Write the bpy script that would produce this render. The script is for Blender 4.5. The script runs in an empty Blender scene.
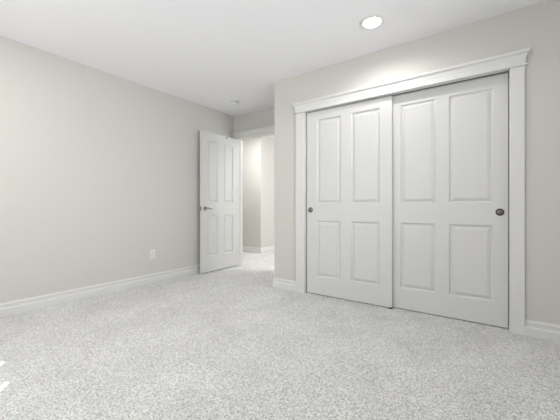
import bpy, bmesh, math
from mathutils import Vector, Matrix

D = bpy.data
COL = bpy.context.scene.collection
scene = bpy.context.scene
R = math.radians

# ------------------------------------------------------------------ camera
H = 2.44            # ceiling height
cam_d = D.cameras.new('camera')
cam_d.sensor_width = 36.0
cam_d.lens = 300.8 / 560 * 36.0
cam_d.shift_y = -(210 - 207.2) / 560
cam_d.clip_start = 0.02
cam = D.objects.new('camera', cam_d)
COL.objects.link(cam)
cam.location = (0, 0, 0.95)
cam.rotation_euler = (R(90), 0, R(35.37))
scene.camera = cam

# ------------------------------------------------------------------ world, sun, daylight
world = D.worlds.new('world')
scene.world = world
world.use_nodes = True
wn = world.node_tree.nodes
wn['Background'].inputs['Color'].default_value = (0.75, 0.86, 1.0, 1)
wn['Background'].inputs['Strength'].default_value = 1.0

sun_d = D.lights.new('sun', 'SUN')
sun_d.energy = 11.0
sun_d.angle = R(0.5)
sun = D.objects.new('sun', sun_d)
COL.objects.link(sun)
sun_dir = Vector((-0.76, 0.65, -1.035))
sun.rotation_euler = sun_dir.to_track_quat('-Z', 'Y').to_euler()


def area(name, loc, direction, sx, sy, power, color=(1, 1, 1)):
    a = D.lights.new(name, 'AREA')
    a.shape = 'RECTANGLE'
    a.size, a.size_y = sx, sy
    a.energy = power
    a.color = color
    o = D.objects.new(name, a)
    COL.objects.link(o)
    o.location = loc
    o.rotation_euler = Vector(direction).to_track_quat('-Z', 'Y').to_euler()
    return o


# daylight by the window behind the camera, plus unseen fill added from the right
area('daylight_rear_window', (-1.80, -0.64, 1.45), (-0.05, 1, 0.1), 2.0, 1.3, 27, (0.985, 0.99, 1.0))
area('fill_right', (1.02, 1.35, 1.45), (-1, 0, 0), 1.1, 1.3, 7, (0.985, 0.99, 1.0))
wr = area('fill_right_narrow', (1.02, 1.35, 1.45), (-1, 0.2, 0.05), 1.1, 1.3, 7.5, (0.985, 0.99, 1.0))
wr.data.spread = R(80)
# unseen overhead fill added to lift the left wall and the closet
area('fill_over_camera', (-0.8, 0.35, 2.42), (0, 0, -1), 0.16, 0.16, 4, (1, 0.98, 0.95))
area('fill_near_left', (-2.5, 0.3, 2.42), (0, 0, -1), 0.16, 0.16, 8, (1, 0.98, 0.95))
# hall: window daylight, and unseen overhead fill added to brighten its walls
area('hall_fill_overhead', (-3.6, 4.05, 2.42), (0, 0.0, -1), 1.2, 0.4, 24, (1.0, 0.995, 0.98))
area('daylight_hall_window', (-1.1, 5.0, 1.5), (-1, 0.0, -0.2), 1.3, 1.2, 41, (1.0, 0.995, 0.98))

vs = scene.view_settings
vs.view_transform = 'Standard'
vs.look = 'None'
vs.gamma = 1.0
vs.use_curve_mapping = False
vs.exposure = -0.03


# ------------------------------------------------------------------ materials
def mat(name, color, rough=0.5, metallic=0.0, bump=None, spec=0.5):
    m = D.materials.new(name)
    m.use_nodes = True
    nt = m.node_tree
    b = nt.nodes['Principled BSDF']
    b.inputs['Base Color'].default_value = (*color, 1)
    b.inputs['Roughness'].default_value = rough
    b.inputs['Metallic'].default_value = metallic
    b.inputs['Specular IOR Level'].default_value = spec
    if bump:
        scale, strength, dist = bump
        tc = nt.nodes.new('ShaderNodeTexCoord')
        n = nt.nodes.new('ShaderNodeTexNoise')
        n.inputs['Scale'].default_value = scale
        n.inputs['Detail'].default_value = 3
        bp = nt.nodes.new('ShaderNodeBump')
        bp.inputs['Strength'].default_value = strength
        bp.inputs['Distance'].default_value = dist
        nt.links.new(tc.outputs['Object'], n.inputs['Vector'])
        nt.links.new(n.outputs['Fac'], bp.inputs['Height'])
        nt.links.new(bp.outputs['Normal'], b.inputs['Normal'])
    return m


M = {
    'wall': mat('wall_paint', (0.665, 0.652, 0.618), 0.85, bump=(60, 0.15, 0.002), spec=0.25),
    'ceiling': mat('ceiling_paint', (0.95, 0.95, 0.97), 0.9, bump=(90, 0.15, 0.002), spec=0.2),
    'trim': mat('trim_paint', (0.755, 0.755, 0.74), 0.42, spec=0.4),
    'door': mat('door_paint', (0.70, 0.70, 0.69), 0.40, bump=(25, 0.05, 0.002), spec=0.4),
    'plastic': mat('white_plastic', (0.80, 0.80, 0.78), 0.35),
    'slot': mat('dark_slot', (0.05, 0.05, 0.05), 0.6),
    'nickel': mat('satin_nickel', (0.25, 0.24, 0.225), 0.28, 1.0),
    'dark_nickel': mat('dark_nickel_rim', (0.07, 0.065, 0.06), 0.35, 1.0),  # rim of the finger pulls, darker than the cup
    'dark': mat('dark_steel', (0.06, 0.06, 0.06), 0.5, 0.6),
    'light_blocker': mat('blocker_fabric', (0.7, 0.7, 0.68), 0.9),  # unseen panels added to block light at the windows
}

# carpet: short cut pile with light and dark tufts, brushed patches
m = D.materials.new('carpet')
m.use_nodes = True
nt = m.node_tree
L = nt.links.new
b = nt.nodes['Principled BSDF']
b.inputs['Roughness'].default_value = 1.0
b.inputs['Specular IOR Level'].default_value = 0.05
tc = nt.nodes.new('ShaderNodeTexCoord')
fine = nt.nodes.new('ShaderNodeTexNoise')
fine.inputs['Scale'].default_value = 250
fine.inputs['Detail'].default_value = 3
fine.inputs['Roughness'].default_value = 0.7
tuft = nt.nodes.new('ShaderNodeTexVoronoi')
tuft.inputs['Scale'].default_value = 210
big = nt.nodes.new('ShaderNodeTexNoise')
big.inputs['Scale'].default_value = 3.2
big.inputs['Detail'].default_value = 3
big.inputs['Distortion'].default_value = 0.5
for n in (fine, tuft, big):
    L(tc.outputs['Object'], n.inputs['Vector'])
mixf = nt.nodes.new('ShaderNodeMix')
mixf.data_type = 'FLOAT'
mixf.inputs[0].default_value = 0.38
sep = nt.nodes.new('ShaderNodeSeparateColor')
L(tuft.outputs['Color'], sep.inputs['Color'])
L(fine.outputs['Fac'], mixf.inputs[2])
L(sep.outputs[0], mixf.inputs[3])
ramp = nt.nodes.new('ShaderNodeValToRGB')
ramp.color_ramp.elements[0].position = 0.27
ramp.color_ramp.elements[0].color = (0.33, 0.328, 0.317, 1)
ramp.color_ramp.elements[1].position = 0.62
ramp.color_ramp.elements[1].color = (0.90, 0.90, 0.89, 1)
L(mixf.outputs[0], ramp.inputs['Fac'])
bigr = nt.nodes.new('ShaderNodeMapRange')
bigr.inputs['From Min'].default_value = 0.35
bigr.inputs['From Max'].default_value = 0.65
bigr.inputs['To Min'].default_value = 0.95
bigr.inputs['To Max'].default_value = 1.05
L(big.outputs['Fac'], bigr.inputs['Value'])
mul = nt.nodes.new('ShaderNodeVectorMath')
mul.operation = 'SCALE'
L(ramp.outputs['Color'], mul.inputs[0])
L(bigr.outputs['Result'], mul.inputs['Scale'])
L(mul.outputs['Vector'], b.inputs['Base Color'])
bp = nt.nodes.new('ShaderNodeBump')
bp.inputs['Strength'].default_value = 0.55
bp.inputs['Distance'].default_value = 0.006
bp2 = nt.nodes.new('ShaderNodeBump')
bp2.inputs['Strength'].default_value = 0.5
bp2.inputs['Distance'].default_value = 0.008
L(big.outputs['Fac'], bp2.inputs['Height'])
L(mixf.outputs[0], bp.inputs['Height'])
L(bp2.outputs['Normal'], bp.inputs['Normal'])
L(bp.outputs['Normal'], b.inputs['Normal'])
M['carpet'] = m

m = D.materials.new('lamp_lens')
m.use_nodes = True
b = m.node_tree.nodes['Principled BSDF']
b.inputs['Base Color'].default_value = (0.9, 0.9, 0.9, 1)
b.inputs['Emission Color'].default_value = (1.0, 0.97, 0.92, 1)
b.inputs['Emission Strength'].default_value = 18
M['lens'] = m


# ------------------------------------------------------------------ mesh helpers
def bx(bm, x0, x1, y0, y1, z0, z1):
    v = [bm.verts.new((x, y, z)) for z in (z0, z1) for x, y in ((x0, y0), (x1, y0), (x1, y1), (x0, y1))]
    for f in ((3, 2, 1, 0), (4, 5, 6, 7), (0, 1, 5, 4), (1, 2, 6, 5), (2, 3, 7, 6), (3, 0, 4, 7)):
        bm.faces.new([v[i] for i in f])


def obj(name, bm, material, parent=None, smooth=False, bevel=0.0, bseg=2):
    bmesh.ops.recalc_face_normals(bm, faces=bm.faces)
    me = D.meshes.new(name)
    bm.to_mesh(me)
    bm.free()
    if smooth:
        for p in me.polygons:
            p.use_smooth = True
    me.materials.append(material)
    o = D.objects.new(name, me)
    COL.objects.link(o)
    if parent:
        o.parent = parent
    if bevel:
        bv = o.modifiers.new('bevel', 'BEVEL')
        bv.width = bevel
        bv.segments = bseg
        bv.limit_method = 'ANGLE'
        bv.angle_limit = R(30)
    return o


def boxes(name, lst, material, parent=None, bevel=0.0):
    bm = bmesh.new()
    for t in lst:
        bx(bm, *t)
    return obj(name, bm, material, parent, bevel=bevel)


def struct(o, label=None):
    o['kind'] = 'structure'
    if label:
        o['label'] = label
    return o


def empty(name, loc, rz=0.0):
    o = D.objects.new(name, None)
    COL.objects.link(o)
    o.location = loc
    o.rotation_euler = (0, 0, rz)
    o.empty_display_size = 0.05
    return o


def thing(o, label, cat, group=None):
    o['label'] = label
    o['category'] = cat
    if group:
        o['group'] = group
    return o


def lathe(bm, prof, mtx, seg=40):
    """prof: (radius, height) pairs from one end to the other; axis = local Z, placed by mtx."""
    rings = []
    for r, h in prof:
        if r < 1e-6:
            rings.append([bm.verts.new(mtx @ Vector((0, 0, h)))])
        else:
            rings.append([bm.verts.new(mtx @ Vector((r * math.cos(2 * math.pi * k / seg), r * math.sin(2 * math.pi * k / seg), h))) for k in range(seg)])
    for a, c in zip(rings, rings[1:]):
        for k in range(seg):
            k2 = (k + 1) % seg
            if len(a) == 1 and len(c) == 1:
                continue
            if len(a) == 1:
                bm.faces.new((a[0], c[k], c[k2]))
            elif len(c) == 1:
                bm.faces.new((a[k], a[k2], c[0]))
            else:
                bm.faces.new((a[k], a[k2], c[k2], c[k]))
    if len(rings[0]) > 1:
        bm.faces.new(rings[0])
    if len(rings[-1]) > 1:
        bm.faces.new(rings[-1])


def moulding(bm, prof, p0, p1, out, m0=0.0, m1=0.0):
    """Sweep a profile of (distance from the wall, height) from p0 to p1; m0/m1 = mitre (+1 outside corner, -1 inside)."""
    p0, p1, out = Vector(p0), Vector(p1), Vector(out)
    d = (p1 - p0).normalized()
    A = [bm.verts.new(p0 + out * q + Vector((0, 0, z)) - d * (m0 * q)) for q, z in prof]
    B = [bm.verts.new(p1 + out * q + Vector((0, 0, z)) + d * (m1 * q)) for q, z in prof]
    n = len(prof)
    for i in range(n):
        j = (i + 1) % n
        bm.faces.new((A[i], A[j], B[j], B[i]))
    bm.faces.new(A)
    bm.faces.new(list(reversed(B)))


BASE = [(0, 0), (0.018, 0), (0.018, 0.060), (0.016, 0.065), (0.0095, 0.069), (0.0095, 0.092),
        (0.0125, 0.096), (0.0120, 0.101), (0.0075, 0.105), (0.0045, 0.110), (0.0035, 0.118), (0, 0.118)]

# ------------------------------------------------------------------ room shell
XL = -3.491          # left wall face
YC = 2.879           # closet wall face
YB = 3.594           # wall with the entry door
XC = -2.124          # outside corner beside the closet
XR = 1.10            # right wall face
YR = -0.70           # wall behind the camera
CX0, CX1, CZ = -1.700, 0.098, 2.000      # closet opening
DX0, DX1, DZ = -3.386, -2.610, 2.058     # entry opening
WT = 0.105
HX, HY = -3.891, 4.800                   # outside corner in the hall

struct(boxes('floor', [(-6.5, 1.3, -0.9, 8.4, -0.1, 0.0)], M['carpet']), 'pale beige cut-pile carpet running from the room into the hall')
struct(boxes('ceiling', [(-6.5, 1.3, -0.9, 8.4, H, H + 0.1)], M['ceiling']), 'smooth white ceiling over the room')
struct(boxes('wall_left', [(XL - 0.11, XL, YR - 0.1, YB, 0, H)], M['wall']), 'long blank greige wall on the left')
struct(boxes('wall_closet', [
    (XC, CX0 - 0.018, YC, YC + WT, 0, H), (CX1 + 0.018, XR, YC, YC + WT, 0, H),
    (CX0 - 0.018, CX1 + 0.018, YC, YC + WT, CZ + 0.018, H)], M['wall']), 'greige wall around the closet opening')
struct(boxes('wall_alcove', [(XC, XC + 0.1, YC + WT, YB, 0, H)], M['wall']))
struct(boxes('wall_entry', [
    (XL - 0.11, DX0 - 0.018, YB, YB + WT, 0, H), (DX1 + 0.018, XR + 0.1, YB, YB + WT, 0, H),
    (DX0 - 0.018, DX1 + 0.018, YB, YB + WT, DZ + 0.018, H)], M['wall']), 'short greige wall above and beside the entry doorway')
# right wall, with an unseen window opening added along with the fill
struct(boxes('wall_right', [
    (XR, XR + 0.1, YR - 0.1, 0.75, 0, H), (XR, XR + 0.1, 2.0, YB, 0, H),
    (XR, XR + 0.1, 0.75, 2.0, 0, 0.8), (XR, XR + 0.1, 0.75, 2.0, 2.1, H)], M['wall']))
# rear wall behind the camera, with the window the daylight comes through
WX0, WX1, WZ0, WZ1 = -2.80, -0.60, 0.80, 2.10
struct(boxes('wall_rear', [
    (XL, WX0, YR - 0.1, YR, 0, H), (WX1, XR, YR - 0.1, YR, 0, H),
    (WX0, WX1, YR - 0.1, YR, 0, WZ0), (WX0, WX1, YR - 0.1, YR, WZ1, H)], M['wall']))
# hall
struct(boxes('wall_hall_left', [(-6.5, HX, HY, 8.4, 0, H)], M['wall']), 'hall wall with an outside corner seen through the doorway')
struct(boxes('wall_hall_right', [(-1.0, -0.9, YB + WT, 8.4, 0, H)], M['wall']))
struct(boxes('wall_hall_far', [(HX, -1.0, 7.6, 7.7, 0, H)], M['wall']))
struct(boxes('wall_hall_end', [(-6.5, -6.4, YB, HY, 0, H)], M['wall']))
struct(boxes('wall_hall_near', [(-6.4, XL - 0.11, YB, YB + WT, 0, H)], M['wall']))

# baseboards
bm = bmesh.new()
moulding(bm, BASE, (XL, YR, 0), (XL, YB, 0), (1, 0, 0), 0, 0)
struct(obj('baseboard_left', bm, M['trim']), 'white stepped baseboard along the left wall')
bm = bmesh.new()
moulding(bm, BASE, (XC, YC, 0), (CX0 - 0.112, YC, 0), (0, -1, 0), 1, 0)
moulding(bm, BASE, (XC, YB, 0), (XC, YC, 0), (-1, 0, 0), 0, 1)
struct(obj('baseboard_alcove', bm, M['trim']), 'white baseboard turning the outside corner left of the closet')
bm = bmesh.new()
moulding(bm, BASE, (CX1 + 0.091, YC, 0), (XR, YC, 0), (0, -1, 0), 0, 0)
struct(obj('baseboard_closet_right', bm, M['trim']), 'white stepped baseboard right of the closet')
bm = bmesh.new()
moulding(bm, BASE, (-6.4, HY, 0), (HX, HY, 0), (0, -1, 0), 0, 1)
moulding(bm, BASE, (HX, HY, 0), (HX, 7.6, 0), (1, 0, 0), 1, 0)
struct(obj('baseboard_hall', bm, M['trim']), 'white baseboard wrapping the outside corner in the hall')
bm = bmesh.new()
moulding(bm, BASE, (DX1 + 0.1, YB, 0), (XC, YB, 0), (0, -1, 0), 0, 0)
struct(obj('baseboard_entry', bm, M['trim']))


def head_loft(bm, x0, x1, yw, prof, clip0=None):
    """Head casing: (z, projection) rings wrapped back to the wall at both ends."""
    rings = []
    for z, d, e in prof:
        a = x0 - e if clip0 is None else max(x0 - e, clip0)
        rings.append([bm.verts.new((a, yw, z)), bm.verts.new((a, yw - d, z)),
                      bm.verts.new((x1 + e, yw - d, z)), bm.verts.new((x1 + e, yw, z))])
    for A, B in zip(rings, rings[1:]):
        for i in range(4):
            j = (i + 1) % 4
            bm.faces.new((A[i], A[j], B[j], B[i]))
    bm.faces.new(rings[0])
    bm.faces.new(rings[-1])


def crown(z0, k_=1.0):
    """(height, projection, end overhang) of the head: bead, plain frieze, cove and cap."""
    p = [(0, 0.030, 0.018), (0.003, 0.033, 0.021), (0.010, 0.033, 0.021), (0.013, 0.030, 0.018), (0.0135, 0.0225, 0.008), (0.046, 0.0225, 0.006), (0.052, 0.024, 0.007)]
    n = 7
    for k in range(n + 1):                       # cove sweeping outward
        t = k / n * math.pi / 2
        p.append((0.054 + 0.034 * math.sin(t), 0.026 + 0.016 * (1 - math.cos(t)), 0.008 + 0.017 * (1 - math.cos(t))))
    p += [(0.0885, 0.045, 0.026), (0.108, 0.048, 0.028), (0.111, 0.046, 0.026)]
    return [(z0 + a * k_, b_, c) for a, b_, c in p]


# closet casing, jambs and crowned head
cas = empty('trim_1', (0, 0, 0))
struct(cas, 'white closet casing with a crowned head')
for nm, a, c in (('side_casing', CX0 - 0.112, CX0 - 0.006), ('side_casing', CX1 + 0.006, CX1 + 0.091)):
    boxes(nm, [(a, c, YC - 0.020, YC, 0, CZ)], M['trim'], cas, bevel=0.003)
bm = bmesh.new()
head_loft(bm, CX0 - 0.112, CX1 + 0.091, YC, crown(CZ))
obj('head_casing', bm, M['trim'], cas)
boxes('jamb', [(CX0 - 0.018, CX0, YC - 0.001, YC + WT, 0, CZ + 0.018), (CX1, CX1 + 0.018, YC - 0.001, YC + WT, 0, CZ + 0.018),
               (CX0, CX1, YC - 0.001, YC + WT, CZ, CZ + 0.018)], M['trim'], cas)
boxes('track', [(CX0, CX1, YC + 0.032, YC + 0.034, CZ - 0.006, CZ), (CX0, CX1, YC + 0.109, YC + 0.111, CZ - 0.03, CZ)], M['dark'], cas)
# entry casing
cas = empty('trim_2', (0, 0, 0))
struct(cas, 'white entry door casing with a crowned head')
boxes('side_casing', [(DX0 - 0.095, DX0 - 0.006, YB - 0.018, YB, 0, DZ)], M['trim'], cas, bevel=0.003)
boxes('side_casing', [(DX1 + 0.006, DX1 + 0.100, YB - 0.018, YB, 0, DZ)], M['trim'], cas, bevel=0.003)
bm = bmesh.new()
head_loft(bm, DX0 - 0.095, DX1 + 0.100, YB, crown(DZ, 0.88), XL + 0.0005)
obj('head_casing', bm, M['trim'], cas)
boxes('jamb', [(DX0 - 0.018, DX0, YB - 0.001, YB + WT + 0.001, 0, DZ + 0.018), (DX1, DX1 + 0.018, YB - 0.001, YB + WT + 0.001, 0, DZ + 0.018),
               (DX0, DX1, YB - 0.001, YB + WT + 0.001, DZ, DZ + 0.018)], M['trim'], cas)
boxes('door_stop', [(DX0, DX0 + 0.010, YB + 0.040, YB + 0.075, 0, DZ), (DX1 - 0.010, DX1, YB + 0.040, YB + 0.075, 0, DZ),
                    (DX0 + 0.01, DX1 - 0.01, YB + 0.040, YB + 0.075, DZ - 0.010, DZ)], M['trim'], cas)


# window behind the camera, and an unseen one added on the right for fill
def window_frame(name, x0, x1, y0, y1, z0, z1):
    e = struct(empty(name, (0, 0, 0)))
    if x1 - x0 > y1 - y0:
        boxes('window_frame', [(x0, x0 + 0.03, y0, y1, z0, z1), (x1 - 0.03, x1, y0, y1, z0, z1), (x0, x1, y0, y1, z0, z0 + 0.03), (x0, x1, y0, y1, z1 - 0.008, z1)], M['trim'], e)
    else:
        boxes('window_frame', [(x0, x1, y0, y0 + 0.03, z0, z1), (x0, x1, y1 - 0.03, y1, z0, z1), (x0, x1, y0, y1, z0, z0 + 0.03), (x0, x1, y0, y1, z1 - 0.008, z1)], M['trim'], e)
    return e


w1 = window_frame('window_1', WX0, WX1, YR - 0.09, YR - 0.06, WZ0, WZ1)
# unseen panels added across the window to cut the sun into slivers
xs = [WX0, -2.44, -2.08, -1.72, -1.36, -0.990]
lst = [(a, c, YR - 0.052, YR - 0.050, WZ0, WZ1 - 0.02) for a, c in zip(xs, xs[1:])]
lst += [(-0.950, -0.732, YR - 0.052, YR - 0.050, WZ0, WZ1 - 0.02), (-0.704, WX1, YR - 0.052, YR - 0.050, WZ0, WZ1 - 0.02),
        (-0.735, -0.700, YR - 0.052, YR - 0.050, 1.955, WZ1 - 0.02)]  # short piece added to end the second sliver sooner
lst.append((WX0, WX1, YR - 0.056, YR - 0.047, WZ1 - 0.02, WZ1))
boxes('light_blocker', lst, M['light_blocker'], w1)
w2 = window_frame('added_window_2', XR + 0.03, XR + 0.06, 0.75, 2.0, 0.8, 2.1)  # unseen window added where the right fill comes from
boxes('light_blocker', [(XR + 0.062, XR + 0.064, 0.75, 2.0, 0.8, 2.1)], M['light_blocker'], w2)

# closet interior behind the doors
struct(boxes('wall_closet_interior', [(CX0 - 0.4, CX0 - 0.35, YC + WT, YB, 0, H), (CX1 + 0.35, CX1 + 0.4, YC + WT, YB, 0, H)], M['wall']))


# ------------------------------------------------------------------ panel doors
def panel_door_bm(w, h, t, xs, zs, both=True):
    """Moulded door: local x 0..w, y 0 (face) .. t (back), z 0..h; every (x-range, z-range) holds one raised panel."""
    bm = bmesh.new()
    X = sorted({0, w, *[v for r in xs for v in r]})
    Z = sorted({0, h, *[v for r in zs for v in r]})

    def face_side(y, s):
        grid = {(x, z): bm.verts.new((x, y, z)) for x in X for z in Z}
        for x0, x1 in zip(X, X[1:]):
            for z0, z1 in zip(Z, Z[1:]):
                ring = [grid[x0, z0], grid[x1, z0], grid[x1, z1], grid[x0, z1]]
                if (x0, x1) in xs and (z0, z1) in zs and (both or s > 0):
                    for ins, dep in ((0.002, 0.0015), (0.013, 0.0135), (0.016, 0.0145), (0.020, 0.0135), (0.040, 0.0030), (0.043, 0.0022)):
                        yy = y + s * dep
                        nr = [bm.verts.new((x0 + ins, yy, z0 + ins)), bm.verts.new((x1 - ins, yy, z0 + ins)),
                              bm.verts.new((x1 - ins, yy, z1 - ins)), bm.verts.new((x0 + ins, yy, z1 - ins))]
                        for i in range(4):
                            j = (i + 1) % 4
                            bm.faces.new((ring[i], ring[j], nr[j], nr[i]))
                        ring = nr
                bm.faces.new(ring)
        return grid

    A, B = face_side(0, 1), face_side(t, -1)
    for z0, z1 in zip(Z, Z[1:]):
        for x in (0, w):
            bm.faces.new((A[x, z0], A[x, z1], B[x, z1], B[x, z0]))
    for x0, x1 in zip(X, X[1:]):
        for z in (0, h):
            bm.faces.new((A[x0, z], A[x1, z], B[x1, z], B[x0, z]))
    return bm


def cup_pull(parent, x, y, z):
    """Round recessed finger pull let into the door face at (x, y, z)."""
    mt = Matrix.Translation((x, y, z)) @ Matrix.Rotation(R(90), 4, 'X')     # local +Z towards the room
    bm = bmesh.new()
    lathe(bm, [(0.0275, 0.0), (0.0285, 0.0015), (0.0275, 0.0035), (0.0250, 0.0045), (0.0225, 0.0030), (0.0222, 0.0005)], mt, 44)
    p = obj('finger_pull', bm, M['dark_nickel'], parent, smooth=True)
    bm = bmesh.new()
    lathe(bm, [(0.0222, 0.0006), (0.0205, 0.0004), (0.015, 0.0012), (0.008, 0.0026), (0.0, 0.0032)], mt, 44)
    obj('cup', bm, M['nickel'], p, smooth=True)
    return p


ZP = [(0.187, 0.799), (0.977, 1.893)]
# left closet door runs in the front track, the right one behind it
d = empty('door_2', (-1.688, YC + 0.018, 0.008))
struct(d, 'left white sliding closet door, the one in front')
obj('door_panel', panel_door_bm(0.912, 1.984, 0.034, [(0.121, 0.400), (0.510, 0.802)], ZP), M['door'], d)
cup_pull(d, 0.045, 0.0, 0.912)
d = empty('door_3', (-0.819, YC + 0.058, 0.008))
struct(d, 'right white sliding closet door, set back in the rear track')
obj('door_panel', panel_door_bm(0.912, 1.9885, 0.034, [(0.110, 0.408), (0.507, 0.820)], ZP), M['door'], d)
cup_pull(d, 0.860, 0.0, 0.903)

# small plastic guide on the carpet where the two closet doors meet
g = boxes('floor_guide', [(-0.800, -0.772, YC + 0.008, YC + 0.016, 0, 0.012), (-0.800, -0.772, YC + 0.008, YC + 0.055, 0, 0.004)], M['dark'], bevel=0.001)
thing(g, 'small dark floor guide under the meeting edge of the sliding closet doors', 'door guide')

# entry door, open against the left wall: local x runs from the hinge to the free edge, face towards +X
hinge = Vector((-3.379, 3.588, 0.014))
free = Vector((-3.362, 2.824, 0.014))
ang = math.atan2((free - hinge).y, (free - hinge).x)
d = empty('door_1', hinge, ang)
struct(d, 'white four-panel entry door standing open against the left wall')
W = 0.764
# local +y is the right-hand side of the door direction's left: check which side faces the room
panel = obj('door_panel', panel_door_bm(W, 2.032, 0.035, [(0.120, 0.327), (0.443, 0.652)], [(0.225, 0.815), (1.005, 1.905)]), M['door'], d)
# door direction is -Y, so local +y points to +X; slide the slab so that its body lies behind the face
panel.location = (0, -0.035, 0)


def lever(parent, side):
    """side +1 = room-side face, -1 = face towards the wall."""
    y0 = 0.0 if side > 0 else -0.035
    x, z = W - 0.062, 0.918
    mt = Matrix.Translation((x, y0, z)) @ Matrix.Rotation(R(-90 * side), 4, 'X')
    bm = bmesh.new()
    lathe(bm, [(0.031, 0), (0.0315, 0.003), (0.029, 0.007), (0.024, 0.009), (0.013, 0.010), (0.0115, 0.016), (0.0105, 0.034), (0.0, 0.036)], mt, 36)
    h = obj('door_handle', bm, M['nickel'], parent, smooth=True)
    bm = bmesh.new()
    n = 14
    prev = None
    for k in range(n + 1):                       # gently curved lever that tapers to its tip
        t = k / n
        cx = x + 0.008 - 0.118 * t
        cy = y0 + side * (0.038 + 0.010 * math.sin(t * math.pi))
        cz = z + 0.006 * math.sin(t * 2 * math.pi) - 0.002 * t
        rz_, ry_ = 0.0095 * (1 - 0.45 * t), 0.0065 * (1 - 0.35 * t)
        ring = [bm.verts.new((cx, cy + ry_ * math.cos(a), cz + rz_ * math.sin(a))) for a in [2 * math.pi * i / 12 for i in range(12)]]
        if prev:
            for i in range(12):
                j = (i + 1) % 12
                bm.faces.new((prev[i], prev[j], ring[j], ring[i]))
        else:
            bm.faces.new(ring)
        prev = ring
    bm.faces.new(prev)
    obj('lever', bm, M['nickel'], h, smooth=True)


lever(d, 1)
lever(d, -1)
boxes('latch_plate', [(W - 0.0005, W + 0.0015, -0.030, -0.005, 0.888, 0.945)], M['nickel'], d)
boxes('latch_bolt', [(W + 0.0015, W + 0.009, -0.023, -0.011, 0.909, 0.925)], M['nickel'], d, bevel=0.002)
for z in (0.20, 1.02, 1.80):
    bm = bmesh.new()
    lathe(bm, [(0.006, 0), (0.006, 0.09)], Matrix.Translation((-0.004, -0.041, z)), 14)
    obj('hinge', bm, M['nickel'], d, smooth=True)
mt = Matrix.Translation((0.268, 0.0, 2.008)) @ Matrix.Rotation(R(-90), 4, 'X')
bm = bmesh.new()
lathe(bm, [(0.010, 0), (0.010, 0.004), (0.005, 0.006), (0.0035, 0.014), (0.0, 0.015)], mt, 16)
obj('coat_hook', bm, M['dark'], d, smooth=True)

# ------------------------------------------------------------------ fixtures
# recessed ceiling light
t = empty('ceiling_light', (-0.797, 2.402, H))
thing(t, 'round white recessed ceiling light glowing above the closet doors', 'ceiling light')
bm = bmesh.new()
flip = Matrix.Rotation(R(180), 4, 'X')
lathe(bm, [(0.070, 0.0), (0.092, 0.0), (0.095, 0.003), (0.092, 0.006), (0.074, 0.009), (0.070, 0.006)], flip, 56)
obj('trim_ring', bm, M['plastic'], t, smooth=True)
bm = bmesh.new()
lathe(bm, [(0.070, 0.001), (0.069, 0.006), (0.058, 0.009), (0.035, 0.013), (0.0, 0.014)], flip, 56)
obj('lens', bm, M['lens'], t, smooth=True)

ld = D.lights.new('downlight', 'SPOT')
ld.energy = 14
ld.color = (1.0, 0.985, 0.965)
ld.shadow_soft_size = 0.02
ld.spot_size = R(165)
ld.spot_blend = 0.6
lo = D.objects.new('downlight', ld)
COL.objects.link(lo)
lo.location = (-0.797, 2.402, H - 0.035)

# smoke detector
t = empty('smoke_detector', (-2.982, 3.085, H))
thing(t, 'round white smoke detector on the ceiling near the entry door', 'smoke detector')
bm = bmesh.new()
lathe(bm, [(0.070, 0.0), (0.070, 0.010), (0.066, 0.013)], flip, 48)
obj('base_plate', bm, M['plastic'], t, smooth=False)
bm = bmesh.new()
lathe(bm, [(0.057, 0.012), (0.057, 0.019)], flip, 48)
obj('vent_gap', bm, M['slot'], t, smooth=False)
bm = bmesh.new()
lathe(bm, [(0.060, 0.018), (0.062, 0.022), (0.056, 0.032), (0.046, 0.040), (0.020, 0.043), (0.0, 0.043)], flip, 48)
obj('cover', bm, M['plastic'], t, smooth=True)

# duplex outlet on the left wall
t = empty('wall_outlet', (XL, 2.150, 0.362))
thing(t, 'white duplex power outlet low on the left wall above the baseboard', 'outlet')
boxes('cover_plate', [(0, 0.006, -0.036, 0.036, -0.058, 0.058)], M['plastic'], t, bevel=0.003)
for dz in (0.0195, -0.0195):
    r_ = boxes('receptacle', [(0.004, 0.0085, -0.017, 0.017, dz - 0.0145, dz + 0.0145)], M['plastic'], t, bevel=0.003)
    boxes('socket_slots', [(0.0080, 0.0088, -0.0075, -0.0055, dz - 0.002, dz + 0.007), (0.0080, 0.0088, 0.0055, 0.0075, dz - 0.002, dz + 0.007),
                           (0.0080, 0.0088, -0.002, 0.002, dz - 0.010, dz - 0.006)], M['slot'], r_)
